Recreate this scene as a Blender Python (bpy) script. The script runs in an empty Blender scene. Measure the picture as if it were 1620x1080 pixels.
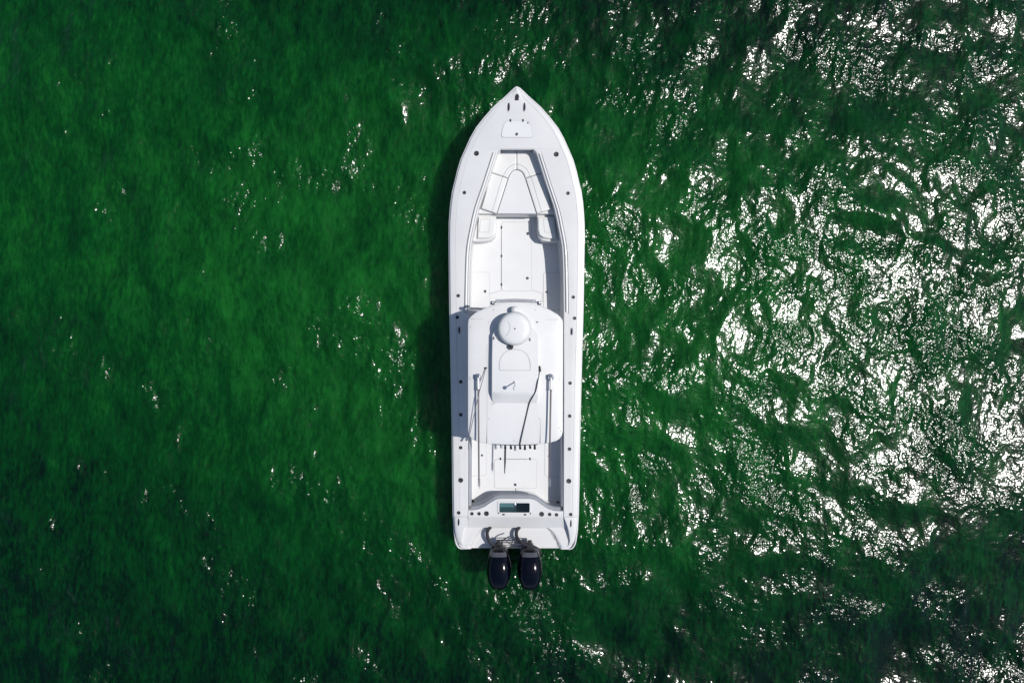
import bpy, math
import numpy as np
from mathutils import Vector, Quaternion

# ------------------------------------------------------------------ camera, sky, sun, exposure
SC = bpy.context.scene
COL = SC.collection
CAM_H, FPX = 17.0, 1080.0                      # drone height above the water (m), focal length (px at 1620 wide)

cam_d = bpy.data.cameras.new('drone_camera')
cam_d.sensor_width = 36.0
cam_d.lens = 36.0 * FPX / 1620.0
cam_d.clip_start, cam_d.clip_end = 0.1, 12000.0
cam = bpy.data.objects.new('drone_camera', cam_d)
cam.location = (0, 0, CAM_H)                   # looking straight down, top of the frame = +Y
COL.objects.link(cam)
SC.camera = cam

SUN_EL, SUN_AZ = math.radians(61.0), math.radians(4.0)    # azimuth measured from +X towards +Y (the bow)
sun_dir = Vector((math.cos(SUN_EL)*math.cos(SUN_AZ), math.cos(SUN_EL)*math.sin(SUN_AZ), math.sin(SUN_EL)))
w = bpy.data.worlds.new('World'); SC.world = w; w.use_nodes = True
nt = w.node_tree
sky = nt.nodes.new('ShaderNodeTexSky'); sky.sky_type = 'NISHITA'; sky.sun_disc = False; sky.ozone_density = 2.5
sky.sun_elevation = SUN_EL; sky.sun_rotation = math.radians(90.0) - SUN_AZ
bg = nt.nodes['Background']; bg.inputs['Strength'].default_value = 0.095
nt.links.new(sky.outputs['Color'], bg.inputs['Color'])

sl = bpy.data.lights.new('sun', 'SUN'); sl.energy = 4.0; sl.angle = math.radians(0.53); sl.color = (1.0, 0.97, 0.93)
so = bpy.data.objects.new('sun', sl); so.rotation_euler = sun_dir.to_track_quat('Z', 'Y').to_euler(); so.location = sun_dir*60
COL.objects.link(so)

SC.view_settings.view_transform = 'Standard'; SC.view_settings.look = 'None'
SC.view_settings.exposure = 0.0; SC.view_settings.gamma = 1.0; SC.view_settings.use_curve_mapping = False
SC.render.engine = 'CYCLES'
SC.cycles.use_denoising = True
SC.cycles.max_bounces = 8
SC.cycles.sample_clamp_direct = 40.0
SC.cycles.sample_clamp_indirect = 4.0

# ------------------------------------------------------------------ materials
def new_mat(name):
    m = bpy.data.materials.new(name); m.use_nodes = True
    return m, m.node_tree, m.node_tree.nodes['Principled BSDF']

def noise(t, scale, detail=4.0, rough=0.55, coord='Object', stretch=None):
    tc = t.nodes.new('ShaderNodeTexCoord'); n = t.nodes.new('ShaderNodeTexNoise')
    n.inputs['Scale'].default_value = scale; n.inputs['Detail'].default_value = detail; n.inputs['Roughness'].default_value = rough
    if stretch:
        mp = t.nodes.new('ShaderNodeMapping'); mp.inputs['Scale'].default_value = stretch[0]; mp.inputs['Rotation'].default_value = stretch[1]
        t.links.new(tc.outputs[coord], mp.inputs['Vector']); t.links.new(mp.outputs['Vector'], n.inputs['Vector'])
    else:
        t.links.new(tc.outputs[coord], n.inputs['Vector'])
    return n

def mat(name, col, rough=0.4, metal=0.0, coat=0.0, var=0.06, vscale=3.0, bump=0.0, bscale=200.0, spec=0.5):
    m, t, p = new_mat(name)
    n = noise(t, vscale)
    r = t.nodes.new('ShaderNodeValToRGB')
    r.color_ramp.elements[0].position = 0.3; r.color_ramp.elements[1].position = 0.7
    r.color_ramp.elements[0].color = (*[c*(1-var) for c in col], 1); r.color_ramp.elements[1].color = (*[min(1, c*(1+var*0.5)) for c in col], 1)
    t.links.new(n.outputs['Fac'], r.inputs['Fac']); t.links.new(r.outputs['Color'], p.inputs['Base Color'])
    p.inputs['Roughness'].default_value = rough; p.inputs['Metallic'].default_value = metal
    p.inputs['Coat Weight'].default_value = coat; p.inputs['Coat Roughness'].default_value = 0.06
    p.inputs['Specular IOR Level'].default_value = spec
    if bump:
        n2 = noise(t, bscale, 2.0); b = t.nodes.new('ShaderNodeBump')
        b.inputs['Distance'].default_value = bump; b.inputs['Strength'].default_value = 0.6
        t.links.new(n2.outputs['Fac'], b.inputs['Height']); t.links.new(b.outputs['Normal'], p.inputs['Normal'])
    return m

GEL = mat('white_gelcoat', (0.599, 0.595, 0.591), 0.32, coat=0.3, var=0.05, vscale=1.3)
HULLW = mat('hull_gelcoat', (0.595, 0.599, 0.608), 0.2, coat=0.5, var=0.03, vscale=1.1)
SOLE = mat('nonskid_sole', (0.633, 0.633, 0.633), 0.7, var=0.035, vscale=2.0, bump=0.0006, bscale=120)
SKID = mat('nonskid_deck', (0.612, 0.608, 0.608), 0.65, var=0.03, vscale=2.2, bump=0.0006, bscale=120)
ROOF = mat('roof_gelcoat', (0.616, 0.612, 0.608), 0.4, coat=0.2, var=0.045, vscale=1.7)
VINYL = mat('white_vinyl', (0.620, 0.620, 0.603), 0.5, var=0.04, vscale=5, bump=0.001, bscale=60)
GREYV = mat('grey_vinyl', (0.30, 0.31, 0.34), 0.55, var=0.06, vscale=5)
SEAM = mat('seam_grey', (0.27, 0.27, 0.28), 0.7, var=0.05)  # grey of the stitching, dome seam and screw caps
GASK = mat('hatch_gasket_and_gap_shade', (0.16, 0.165, 0.18), 0.7, var=0.2, vscale=6)
PALEG = mat('pale_gasket', (0.30, 0.31, 0.33), 0.6, var=0.12, vscale=6)
STEEL = mat('stainless_steel', (0.55, 0.56, 0.58), 0.22, metal=1.0, var=0.1, vscale=30)
DSTEEL = mat('dark_steel', (0.045, 0.045, 0.055), 0.3, metal=0.5, var=0.2, vscale=30)
BLACK = mat('black_plastic', (0.012, 0.012, 0.016), 0.45, var=0.3, vscale=20)
RUBBER = mat('black_hose', (0.02, 0.019, 0.026), 0.5, var=0.35, vscale=40, bump=0.004, bscale=70)
CARBON = mat('anodised_pole', (0.10, 0.085, 0.095), 0.35, metal=0.4, var=0.2, vscale=20)
COWL = mat('navy_cowling', (0.0008, 0.0012, 0.0045), 0.14, coat=0.0, spec=0.3, var=0.15, vscale=8)
COWLG = mat('grey_cowl_panel', (0.075, 0.075, 0.09), 0.4, var=0.15, vscale=40)
TEAL = mat('livewell_gelcoat', (0.26, 0.33, 0.33), 0.35, coat=0.3, var=0.06, vscale=4)
ROPE = mat('dark_rope', (0.025, 0.028, 0.035), 0.8, var=0.4, vscale=90)
GROPE = mat('grey_line', (0.20, 0.19, 0.21), 0.8, var=0.3, vscale=90)
STAIN = mat('drain_bronze', (0.10, 0.08, 0.055), 0.6, var=0.4, vscale=60)

def glass_mat():
    m, t, p = new_mat('tinted_acrylic')
    p.inputs['Base Color'].default_value = (0.62, 0.86, 0.88, 1); p.inputs['Roughness'].default_value = 0.03
    tr = t.nodes.new('ShaderNodeBsdfTransparent'); tr.inputs['Color'].default_value = (0.74, 0.85, 0.87, 1)
    gl = t.nodes.new('ShaderNodeBsdfGlossy'); gl.inputs['Roughness'].default_value = 0.03
    fr = t.nodes.new('ShaderNodeFresnel'); fr.inputs['IOR'].default_value = 1.45
    mx = t.nodes.new('ShaderNodeMixShader')
    t.links.new(fr.outputs['Fac'], mx.inputs['Fac']); t.links.new(tr.outputs['BSDF'], mx.inputs[1]); t.links.new(gl.outputs['BSDF'], mx.inputs[2])
    t.links.new(mx.outputs['Shader'], t.nodes['Material Output'].inputs['Surface'])
    return m
GLASS = glass_mat()

WATER_DARK, WATER_MID, WATER_LIGHT = (0.0002, 0.008, 0.0034, 1), (0.0011, 0.044, 0.0062, 1), (0.0066, 0.105, 0.0120, 1)  # dark-to-light range carries the painted wave shading; teal dark suggests sky sheen
RIPPLE, GLINT, SLOPE_GAIN = 0.017, 0.155, 14.0
def water_mat():
    m, t, p = new_mat('sea_water')
    N, K = t.nodes, t.links
    N.remove(p)
    geo = N.new('ShaderNodeNewGeometry')
    chop = N.new('ShaderNodeAttribute'); chop.attribute_name = 'chop'
    # body colour: turbid green patches, with corner darkening and wave-light streaks painted in
    shade_attr = N.new('ShaderNodeAttribute'); shade_attr.attribute_name = 'corner_shade'
    n2 = noise(t, 0.9, 5.0, 0.6, stretch=((1.6, 0.8, 1.0), (0, 0, math.radians(-30))))
    n3 = noise(t, 4.0, 6.0, 0.72, stretch=((2.2, 0.55, 1.0), (0, 0, math.radians(-38))))  # streaks standing in for light shafts, painted into the colour
    n2m = N.new('ShaderNodeMix'); n2m.data_type = 'FLOAT'; n2m.inputs[0].default_value = 0.5
    K.new(n2.outputs['Fac'], n2m.inputs[2]); K.new(n3.outputs['Fac'], n2m.inputs[3])
    n4 = noise(t, 7.5, 5.0, 0.7, stretch=((1.7, 0.6, 1.0), (0, 0, math.radians(-24))))  # finer painted streaks of wave light and shade
    n4m = N.new('ShaderNodeMix'); n4m.data_type = 'FLOAT'; n4m.inputs[0].default_value = 0.36
    K.new(n2m.outputs[0], n4m.inputs[2]); K.new(n4.outputs['Fac'], n4m.inputs[3])
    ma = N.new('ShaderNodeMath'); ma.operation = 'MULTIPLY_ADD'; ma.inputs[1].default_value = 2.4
    K.new(n4m.outputs[0], ma.inputs[0]); K.new(shade_attr.outputs['Fac'], ma.inputs[2])
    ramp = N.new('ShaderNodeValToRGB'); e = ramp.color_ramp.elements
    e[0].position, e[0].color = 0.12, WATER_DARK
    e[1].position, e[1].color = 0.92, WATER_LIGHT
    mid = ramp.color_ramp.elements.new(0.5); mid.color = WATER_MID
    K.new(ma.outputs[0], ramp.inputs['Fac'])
    # fine wind ripples, calmer and rougher by the surface's own chop
    r1 = noise(t, 9.5, 2.0, 0.45, stretch=((1.0, 0.8, 1.0), (0, 0, math.radians(10))))
    r2 = noise(t, 22.0, 0.0, 0.5)
    sm = N.new('ShaderNodeMath'); sm.operation = 'MULTIPLY_ADD'; sm.inputs[1].default_value = 0.30
    K.new(r2.outputs['Fac'], sm.inputs[0]); K.new(r1.outputs['Fac'], sm.inputs[2])
    hh = N.new('ShaderNodeMath'); hh.operation = 'MULTIPLY'
    K.new(sm.outputs[0], hh.inputs[0]); K.new(chop.outputs['Fac'], hh.inputs[1])
    b = N.new('ShaderNodeBump'); b.inputs['Strength'].default_value = 1.0; b.inputs['Distance'].default_value = RIPPLE
    K.new(hh.outputs[0], b.inputs['Height'])
    dif = N.new('ShaderNodeSubsurfaceScattering'); dif.falloff = 'RANDOM_WALK'
    dif.inputs['Scale'].default_value = 1.0; dif.inputs['Radius'].default_value = (1.4, 3.6, 2.6)
    K.new(ramp.outputs['Color'], dif.inputs['Color'])
    gl = N.new('ShaderNodeBsdfGlossy'); gl.inputs['Roughness'].default_value = GLINT; K.new(b.outputs['Normal'], gl.inputs['Normal'])
    fr = N.new('ShaderNodeFresnel'); fr.inputs['IOR'].default_value = 1.333; K.new(b.outputs['Normal'], fr.inputs['Normal'])
    mx = N.new('ShaderNodeMixShader')
    lam = N.new('ShaderNodeBsdfDiffuse'); K.new(ramp.outputs['Color'], lam.inputs['Color']); 
    # the lit body of each wave: slopes towards the sun scatter more light back up
    up = N.new('ShaderNodeCombineXYZ'); up.inputs[2].default_value = 1.0
    df = N.new('ShaderNodeVectorMath'); df.operation = 'SUBTRACT'; K.new(b.outputs['Normal'], df.inputs[0]); K.new(up.outputs[0], df.inputs[1])
    sc_ = N.new('ShaderNodeVectorMath'); sc_.operation = 'MULTIPLY_ADD'; sc_.inputs[1].default_value = (SLOPE_GAIN,)*3
    K.new(df.outputs[0], sc_.inputs[0]); K.new(up.outputs[0], sc_.inputs[2])
    nn = N.new('ShaderNodeVectorMath'); nn.operation = 'NORMALIZE'; K.new(sc_.outputs[0], nn.inputs[0])
    K.new(nn.outputs[0], lam.inputs['Normal'])
    body = N.new('ShaderNodeMixShader'); body.inputs['Fac'].default_value = 0.32
    K.new(dif.outputs['BSSRDF'], body.inputs[1]); K.new(lam.outputs['BSDF'], body.inputs[2])
    K.new(fr.outputs['Fac'], mx.inputs['Fac']); K.new(body.outputs['Shader'], mx.inputs[1]); K.new(gl.outputs['BSDF'], mx.inputs[2])
    K.new(mx.outputs['Shader'], N['Material Output'].inputs['Surface'])
    return m

# ------------------------------------------------------------------ the sea: one sheet of real waves to the horizon
SHADE_SEED = 4690  # picked so the painted shade falls towards the frame corners
def axis_steps(fine, step, far):
    a = list(np.arange(0, fine + step*0.5, step)); d = step
    while a[-1] < far:
        d *= 1.16; a.append(a[-1] + d)
    a = np.array(a)
    return np.concatenate([-a[:0:-1], a])

def build_sea():
    rng = np.random.default_rng(16)
    N, L = 1024, 41.0
    k1 = np.fft.fftfreq(N, L/N)*2*np.pi
    KX, KY = np.meshgrid(k1, k1, indexing='xy'); K = np.hypot(KX, KY); K[0, 0] = 1.0
    lam = 2*np.pi/K; th = np.arctan2(KY, KX)
    def field(l0, l1, direction, spread, slope, p=0.0):
        band = np.exp(-((np.log(lam) - 0.5*(math.log(l0)+math.log(l1)))/(0.5*math.log(l1/l0)))**2*1.2)
        d = np.abs(np.cos(th - math.radians(direction)))**spread
        amp = band*d*K**(-1.0 + p)/np.sqrt(K)
        amp[0, 0] = 0
        z = amp*(rng.normal(size=K.shape) + 1j*rng.normal(size=K.shape))
        h = np.fft.ifft2(z).real
        H = np.fft.fft2(h)
        gx = np.fft.ifft2(1j*KX*H).real; gy = np.fft.ifft2(1j*KY*H).real
        s = slope/np.sqrt((gx**2 + gy**2).mean()/2)
        return h*s, H*s
    swell, Hs = field(3.6, 7.0, 104, 4, 0.040)
    seas, Hw = field(0.9, 2.6, -12, 1.3, 0.046); seas2, Hw2 = field(0.8, 2.2, 72, 2, 0.050); seas = seas + seas2; Hw = Hw + Hw2
    chopw, Hc = field(0.34, 0.8, 14, 1, 0.056)
    rip, Hr = field(0.15, 0.32, -16, 2, 0.058); rip2, _ = field(0.13, 0.26, 62, 2, 0.046); rip = rip + rip2
    env, _ = field(1.5, 6.0, 30, 1, 1.0); env = env/env.std()
    env2, _ = field(0.6, 2.0, 100, 1, 1.0); env2 = env2/env2.std()
    patch = np.clip(np.exp(0.42*env + 0.32*env2), 0.68, 2.3)*0.9
    Z = swell + seas + chopw*(0.6+0.4*patch) + rip*patch
    Hbig = Hs + Hw + 0.8*Hc
    DX = np.fft.ifft2(1j*KX/K*Hbig).real; DY = np.fft.ifft2(1j*KY/K*Hbig).real
    xs = axis_steps(14.6, 0.042, 4000.0); ys = axis_steps(9.9, 0.042, 4000.0)
    X, Y = np.meshgrid(xs, ys)
    fx = ((X+9.0)/L) % 1.0*N; fy = ((Y+14.0)/L) % 1.0*N
    i0 = np.floor(fx).astype(int) % N; j0 = np.floor(fy).astype(int) % N
    i1 = (i0+1) % N; j1 = (j0+1) % N; a = fx - np.floor(fx); bb = fy - np.floor(fy)
    def smp(F):
        return F[j0, i0]*(1-a)*(1-bb) + F[j0, i1]*a*(1-bb) + F[j1, i0]*(1-a)*bb + F[j1, i1]*a*bb
    dist = np.maximum(np.abs(X) - 14.6, np.abs(Y) - 9.9)
    fade = np.clip(1 - dist/30.0, 0, 1)
    z = smp(Z)*fade; dx = smp(DX)*fade*0.7; dy = smp(DY)*fade*0.7
    ch = smp(patch)
    # corner darkening painted into the water colour: a few long slow waves
    q = np.random.default_rng(SHADE_SEED); shd = np.zeros_like(X)
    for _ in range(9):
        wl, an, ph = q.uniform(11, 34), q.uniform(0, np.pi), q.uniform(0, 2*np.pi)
        shd += np.cos(2*np.pi/wl*(X*math.cos(an)+Y*math.sin(an)) + ph)
    shd = np.clip(shd/math.sqrt(4.5), -2, 2)
    shd = -0.82 + 0.165*shd
    # churned water in the wash behind the outboards, and shelter close along the hull
    wash = np.exp(-((X-0.30)/0.75)**2 - ((Y+6.75)/0.95)**2)
    hy = np.array([-4.82, -3.2, 0, 2.2, 3.6, 4.6, 5.3]); hx = np.array([1.30, 1.36, 1.42, 1.40, 1.05, 0.55, 0.10])
    hwid = np.interp(Y, hy, hx); inside = (Y > -5.4) & (Y < 5.6)
    dh = np.where(inside, np.maximum(np.abs(X-0.1)-hwid, 0.0), 9.0)
    lap = np.exp(-dh/0.35)*np.where(X > 0.1, 1.0, 0.7)
    z = z + smp(rip)*wash*4.2*fade
    ch = ch + 3.0*wash + 0.9*lap
    # ripples thrown back by the hull and the idling propellers
    jit = smp(env)
    z = z + 0.0055*np.exp(-dh/0.8)*np.cos(2*np.pi*dh/0.17 + 2.2*jit + 3.0*Y)*fade
    rr = np.hypot(X-0.2, Y+6.1)
    z = z + 0.006*np.exp(-((rr-0.6)/0.9)**2)*np.cos(2*np.pi*rr/0.21 + 1.5*jit)*(Y < -5.2)*fade
    V = np.stack([X+dx, Y+dy, z], -1).reshape(-1, 3)
    ny, nx = X.shape
    idx = np.arange(nx*ny).reshape(ny, nx)
    F = np.stack([idx[:-1, :-1], idx[:-1, 1:], idx[1:, 1:], idx[1:, :-1]], -1).reshape(-1, 4)
    me = bpy.data.meshes.new('sea')
    me.vertices.add(len(V)); me.vertices.foreach_set('co', V.astype(np.float32).ravel())
    me.loops.add(F.size); me.loops.foreach_set('vertex_index', F.astype(np.int32).ravel())
    me.polygons.add(len(F)); me.polygons.foreach_set('loop_start', np.arange(0, F.size, 4, dtype=np.int32))
    me.polygons.foreach_set('use_smooth', np.ones(len(F), dtype=bool))
    at = me.attributes.new('chop', 'FLOAT', 'POINT'); at.data.foreach_set('value', ch.astype(np.float32).ravel())
    at2 = me.attributes.new('corner_shade', 'FLOAT', 'POINT'); at2.data.foreach_set('value', shd.astype(np.float32).ravel())
    me.update(); me.validate()
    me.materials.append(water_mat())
    o = bpy.data.objects.new('sea', me); COL.objects.link(o)
    o['kind'] = 'structure'; o['label'] = 'rippled deep green sea glittering in the sun'
    return o
build_sea()

# ------------------------------------------------------------------ mesh helpers
def axis_u(v): return 818.0 - 2.2*(v-140.0)/728.0
def L(u, v, z):
    """A point measured on the survey photo (u, v) at height z -> metres in the boat's own frame."""
    s = (CAM_H - z)/FPX
    return ((u - axis_u(v))*s, (540.0 - v)*s, z)
def W(hw, v, z):                                # half width measured from the centreline
    s = (CAM_H - z)/FPX
    return (hw*s, (540.0 - v)*s, z)

def mesh(name, verts, faces, m, parent, smooth=35, mi=None):
    me = bpy.data.meshes.new(name)
    me.from_pydata([tuple(v) for v in verts], [], faces)
    for mm in (m if isinstance(m, (list, tuple)) else [m]): me.materials.append(mm)
    if mi: me.polygons.foreach_set('material_index', mi)
    me.validate(); me.update()
    import bmesh
    bm = bmesh.new(); bm.from_mesh(me); bmesh.ops.recalc_face_normals(bm, faces=bm.faces); bm.to_mesh(me); bm.free()
    if smooth:
        me.polygons.foreach_set('use_smooth', [True]*len(me.polygons))
        me.set_sharp_from_angle(angle=math.radians(smooth))
        me.polygons.foreach_set('use_smooth', [len(p.vertices) <= 4 for p in me.polygons])   # broad faces stay flat
    o = bpy.data.objects.new(name, me); COL.objects.link(o); o.parent = parent
    return o

def empty(name, parent=None, loc=(0, 0, 0)):
    o = bpy.data.objects.new(name, None); o.empty_display_size = 0.2; o.location = loc
    COL.objects.link(o); o.parent = parent
    return o

def dup(o, parent, loc):
    c = o.copy(); COL.objects.link(c); c.parent = parent; c.location = loc
    return c

def offs(pts, d):
    """Offset a closed 2-D loop inwards (d > 0) by mitred normals."""
    P = [Vector(p[:2]) for p in pts]; n = len(P)
    area = sum(P[i].x*P[(i+1) % n].y - P[(i+1) % n].x*P[i].y for i in range(n))
    sg = 1 if area > 0 else -1
    out = []
    for i in range(n):
        e0 = (P[i]-P[i-1]).normalized(); e1 = (P[(i+1) % n]-P[i]).normalized()
        n0 = Vector((-e0.y, e0.x)); n1 = Vector((-e1.y, e1.x))
        b = (n0+n1); b = b.normalized() if b.length > 1e-6 else n0
        c = max(0.45, b.dot(n0))
        out.append(P[i] + b*(sg*d/c))
    return out

def plate(name, pts, z, th, m, parent, bev=0.006, crown=0.0):
    """A flat slab with rounded rim from a closed loop of photo points, top at z."""
    P = [L(u, v, z)[:2] for u, v in pts]
    return plate_m(name, P, z, th, m, parent, bev, crown)

def plate_m(name, P, z, th, m, parent, bev=0.006, crown=0.0):
    n = len(P)
    rings = [(0.0, z-th), (0.0, z-bev), (bev*0.3, z-bev*0.3), (bev, z)]
    if crown: rings += [(bev+crown*1.2, z+crown*0.75), (bev+crown*3, z+crown)]
    vs, fs = [], []
    for d, zz in rings:
        for q in (offs(P, d) if d else [Vector(p) for p in P]): vs.append((q.x, q.y, zz))
    for r in range(len(rings)-1):
        for i in range(n):
            j = (i+1) % n
            fs.append((r*n+i, r*n+j, (r+1)*n+j, (r+1)*n+i))
    fs.append(tuple(range((len(rings)-1)*n, len(rings)*n)))
    fs.append(tuple(range(n-1, -1, -1)))
    return mesh(name, vs, fs, m, parent)

def loop_ring(name, pts, z, width, m, parent, h=0.003, closed=True):
    """A thin raised ribbon along a loop of photo points (gasket, seam line or gap shade)."""
    P = [Vector(L(u, v, z)[:2]) for u, v in pts]
    if closed:
        A, B = offs(P, -width/2), offs(P, width/2)
    else:
        A, B = [], []
        for i, p in enumerate(P):
            d = (P[min(i+1, len(P)-1)] - P[max(i-1, 0)]).normalized(); nn = Vector((-d.y, d.x))
            A.append(p+nn*width/2); B.append(p-nn*width/2)
    n = len(P); vs = [(a.x, a.y, z) for a in A] + [(b.x, b.y, z) for b in B] + [(a.x, a.y, z-h) for a in A] + [(b.x, b.y, z-h) for b in B]
    fs = []
    for i in range(n if closed else n-1):
        j = (i+1) % n
        fs += [(i, j, n+j, n+i), (2*n+i, 2*n+j, j, i), (n+i, n+j, 3*n+j, 3*n+i)]
    return mesh(name, vs, fs, m, parent, smooth=0)

def rrect(u0, v0, u1, v1, r, seg=5):
    out = []
    for cx, cy, a0 in ((u1-r, v0+r, -90), (u1-r, v1-r, 0), (u0+r, v1-r, 90), (u0+r, v0+r, 180)):
        for k in range(seg+1):
            a = math.radians(a0 + 90*k/seg); out.append((cx+r*math.cos(a), cy+r*math.sin(a)))
    return out

def tube(name, path, rad, m, parent, seg=10, cap=True, ell=1.0, spline=0):
    P = [Vector(p) for p in path]
    if spline: P = catmull(P, spline)
    R = rad if isinstance(rad, (list, tuple)) else [rad]*len(P)
    if len(R) != len(P):
        R = [float(x) for x in np.interp(np.linspace(0, 1, len(P)), np.linspace(0, 1, len(R)), R)]
    vs, fs = [], []
    up = Vector((0, 0, 1))
    for i, p in enumerate(P):
        d = (P[min(i+1, len(P)-1)] - P[max(i-1, 0)]).normalized()
        s = d.cross(up)
        s = s.normalized() if s.length > 1e-3 else Vector((1, 0, 0))
        t = s.cross(d).normalized()
        for k in range(seg):
            a = 2*math.pi*k/seg
            vs.append(p + s*math.cos(a)*R[i] + t*math.sin(a)*R[i]*ell)
    for i in range(len(P)-1):
        for k in range(seg):
            l = (k+1) % seg
            fs.append((i*seg+k, i*seg+l, (i+1)*seg+l, (i+1)*seg+k))
    if cap:
        fs.append(tuple(range(seg-1, -1, -1))); fs.append(tuple((len(P)-1)*seg+k for k in range(seg)))
    return mesh(name, vs, fs, m, parent, smooth=50)

def catmull(P, k):
    out = []
    for i in range(len(P)-1):
        p0, p1, p2, p3 = P[max(i-1, 0)], P[i], P[i+1], P[min(i+2, len(P)-1)]
        for j in range(k):
            t = j/k
            out.append(0.5*((2*p1) + (p2-p0)*t + (2*p0-5*p1+4*p2-p3)*t*t + (3*p1-p0-3*p2+p3)*t**3))
    out.append(P[-1])
    return out

def lathe(name, prof, m, parent, loc=(0, 0, 0), seg=24, mi=None, sx=1.0):
    """prof: (radius, z) pairs; mi: material index for each band."""
    vs, fs, ids = [], [], []
    for r, z in prof:
        for k in range(seg):
            a = 2*math.pi*k/seg; vs.append((r*math.cos(a)*sx, r*math.sin(a), z))
    for i in range(len(prof)-1):
        for k in range(seg):
            l = (k+1) % seg
            fs.append((i*seg+k, i*seg+l, (i+1)*seg+l, (i+1)*seg+k)); ids.append(mi[i] if mi else 0)
    n = len(prof)
    fs.append(tuple(range(seg-1, -1, -1))); ids.append(mi[0] if mi else 0)
    fs.append(tuple((n-1)*seg+k for k in range(seg))); ids.append(mi[-1] if mi else 0)
    o = mesh(name, vs, fs, m, parent, smooth=40, mi=None)
    if mi and len(o.data.polygons) == len(ids): o.data.polygons.foreach_set('material_index', ids)
    o.location = loc
    return o

def box(name, c, s, m, parent, bev=0.01, rot=0.0):
    hx, hy = s[0]/2, s[1]/2
    P = []
    ca, sa = math.cos(rot), math.sin(rot)
    for x, y in rrect(-hx, -hy, hx, hy, min(hx, hy)*0.3 if bev > 0.004 else min(hx, hy)*0.12, 3):
        P.append((c[0]+x*ca-y*sa, c[1]+x*sa+y*ca))
    return plate_m(name, P, c[2]+s[2]/2, s[2], m, parent, bev=min(bev, s[2]*0.4))

# ------------------------------------------------------------------ the boat
boat = empty('centre_console_boat', loc=(0.100, 0, 0)); boat.rotation_euler.z = 0.0
boat['label'] = 'white centre console fishing boat with two dark outboards on green water'
boat['category'] = 'boat'
CL = 810 + 0.0
HW = np.array([(138, 0.6), (140, 3.5), (146, 10), (153, 17.2), (170, 36.5), (187, 51.5), (203, 64), (220, 73.5), (237, 81), (253, 88), (270, 93),
     (287, 97), (303, 101), (320, 103.5), (337, 105), (353, 106), (370, 106.2), (400, 106), (463, 105.2), (497, 104.6), (580, 102.5), (687, 100.2),
     (763, 99.3), (813, 98.3), (840, 96.8), (855, 94.8), (862, 93), (866, 89.5), (868, 84)])
OPN = np.array([(236, 25), (237, 26), (240, 30), (287, 45), (328, 59), (345, 63), (385, 71), (400, 72.5), (430, 73.5), (490, 74.5), (600, 75.2), (806, 75.2)])
def hw(v): return float(np.interp(v, HW[:, 0], HW[:, 1]))
def opn(v): return float(np.interp(v, OPN[:, 0], OPN[:, 1]))
def sheer(v):
    return float(np.interp(v, [138, 200, 260, 330, 430, 560, 740, 815, 868], [1.50, 1.42, 1.33, 1.235, 1.145, 1.08, 1.035, 1.02, 0.84]))
FLOOR = 0.46

# axis is carried by a slow drift of the centreline: rotate everything by it
boat.rotation_euler.z = -math.atan2(2.2*0.0147, 10.7)

def build_hull():
    vs_list = [138, 140, 143, 146, 149, 153, 158, 164, 170, 178, 187, 195, 203, 211, 220, 228, 237, 245, 253, 262, 270, 280, 290, 303, 320, 337, 353, 370, 400, 430,
               463, 497, 540, 580, 640, 687, 740, 763, 813, 830, 840, 848, 855, 860, 864, 866, 868]
    rows = []
    for v in vs_list:
        t = (v-138)/(868-138)
        h = hw(v); zs = sheer(v)
        bow = max(0.0, 1-t/0.45)
        secs = [(1.0, zs-0.075, 0.0), (1.004, zs-0.10, 0.0), (0.985, zs-0.125, 0.05), (0.955-0.13*bow, zs*0.55, 0.42), (0.915-0.33*bow, 0.16, 0.85), (0.90-0.42*bow, 0.06, 1.0),
                (0.80-0.50*bow, -0.10, 1.25), (0.0, -0.55+0.35*bow**2, 1.5)]
        row = []
        for k, z, rk in secs:
            x, y, _ = W(h*k, v, zs)
            row.append((x, y - rk*1.15*max(0, 1-t/0.35)**1.5, z))
        rows.append(row)
    n = len(rows[0]); vs, fs = [], []
    for row in rows:
        vs += row + [(-x, y, z) for x, y, z in row]
    for i in range(len(rows)-1):
        a, b = i*2*n, (i+1)*2*n
        for k in range(n-1):
            fs += [(a+k, a+k+1, b+k+1, b+k), (a+n+k, b+n+k, b+n+k+1, a+n+k+1)]
    e = (len(rows)-1)*2*n
    for k in range(n-1): fs.append((e+k, e+k+1, e+n+k+1, e+n+k))
    hull = mesh('hull', vs, fs, HULLW, boat, smooth=50)
    # rub rail along the sheer
    path = [W(hw(v)+0.25, v, sheer(v)-0.085) for v in vs_list]
    path = [(-x, y, z) for x, y, z in reversed(path)] + path[1:]
    tube('rub_rail', path, 0.020, GEL, hull, seg=8)
    return hull
hull = build_hull()

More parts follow.
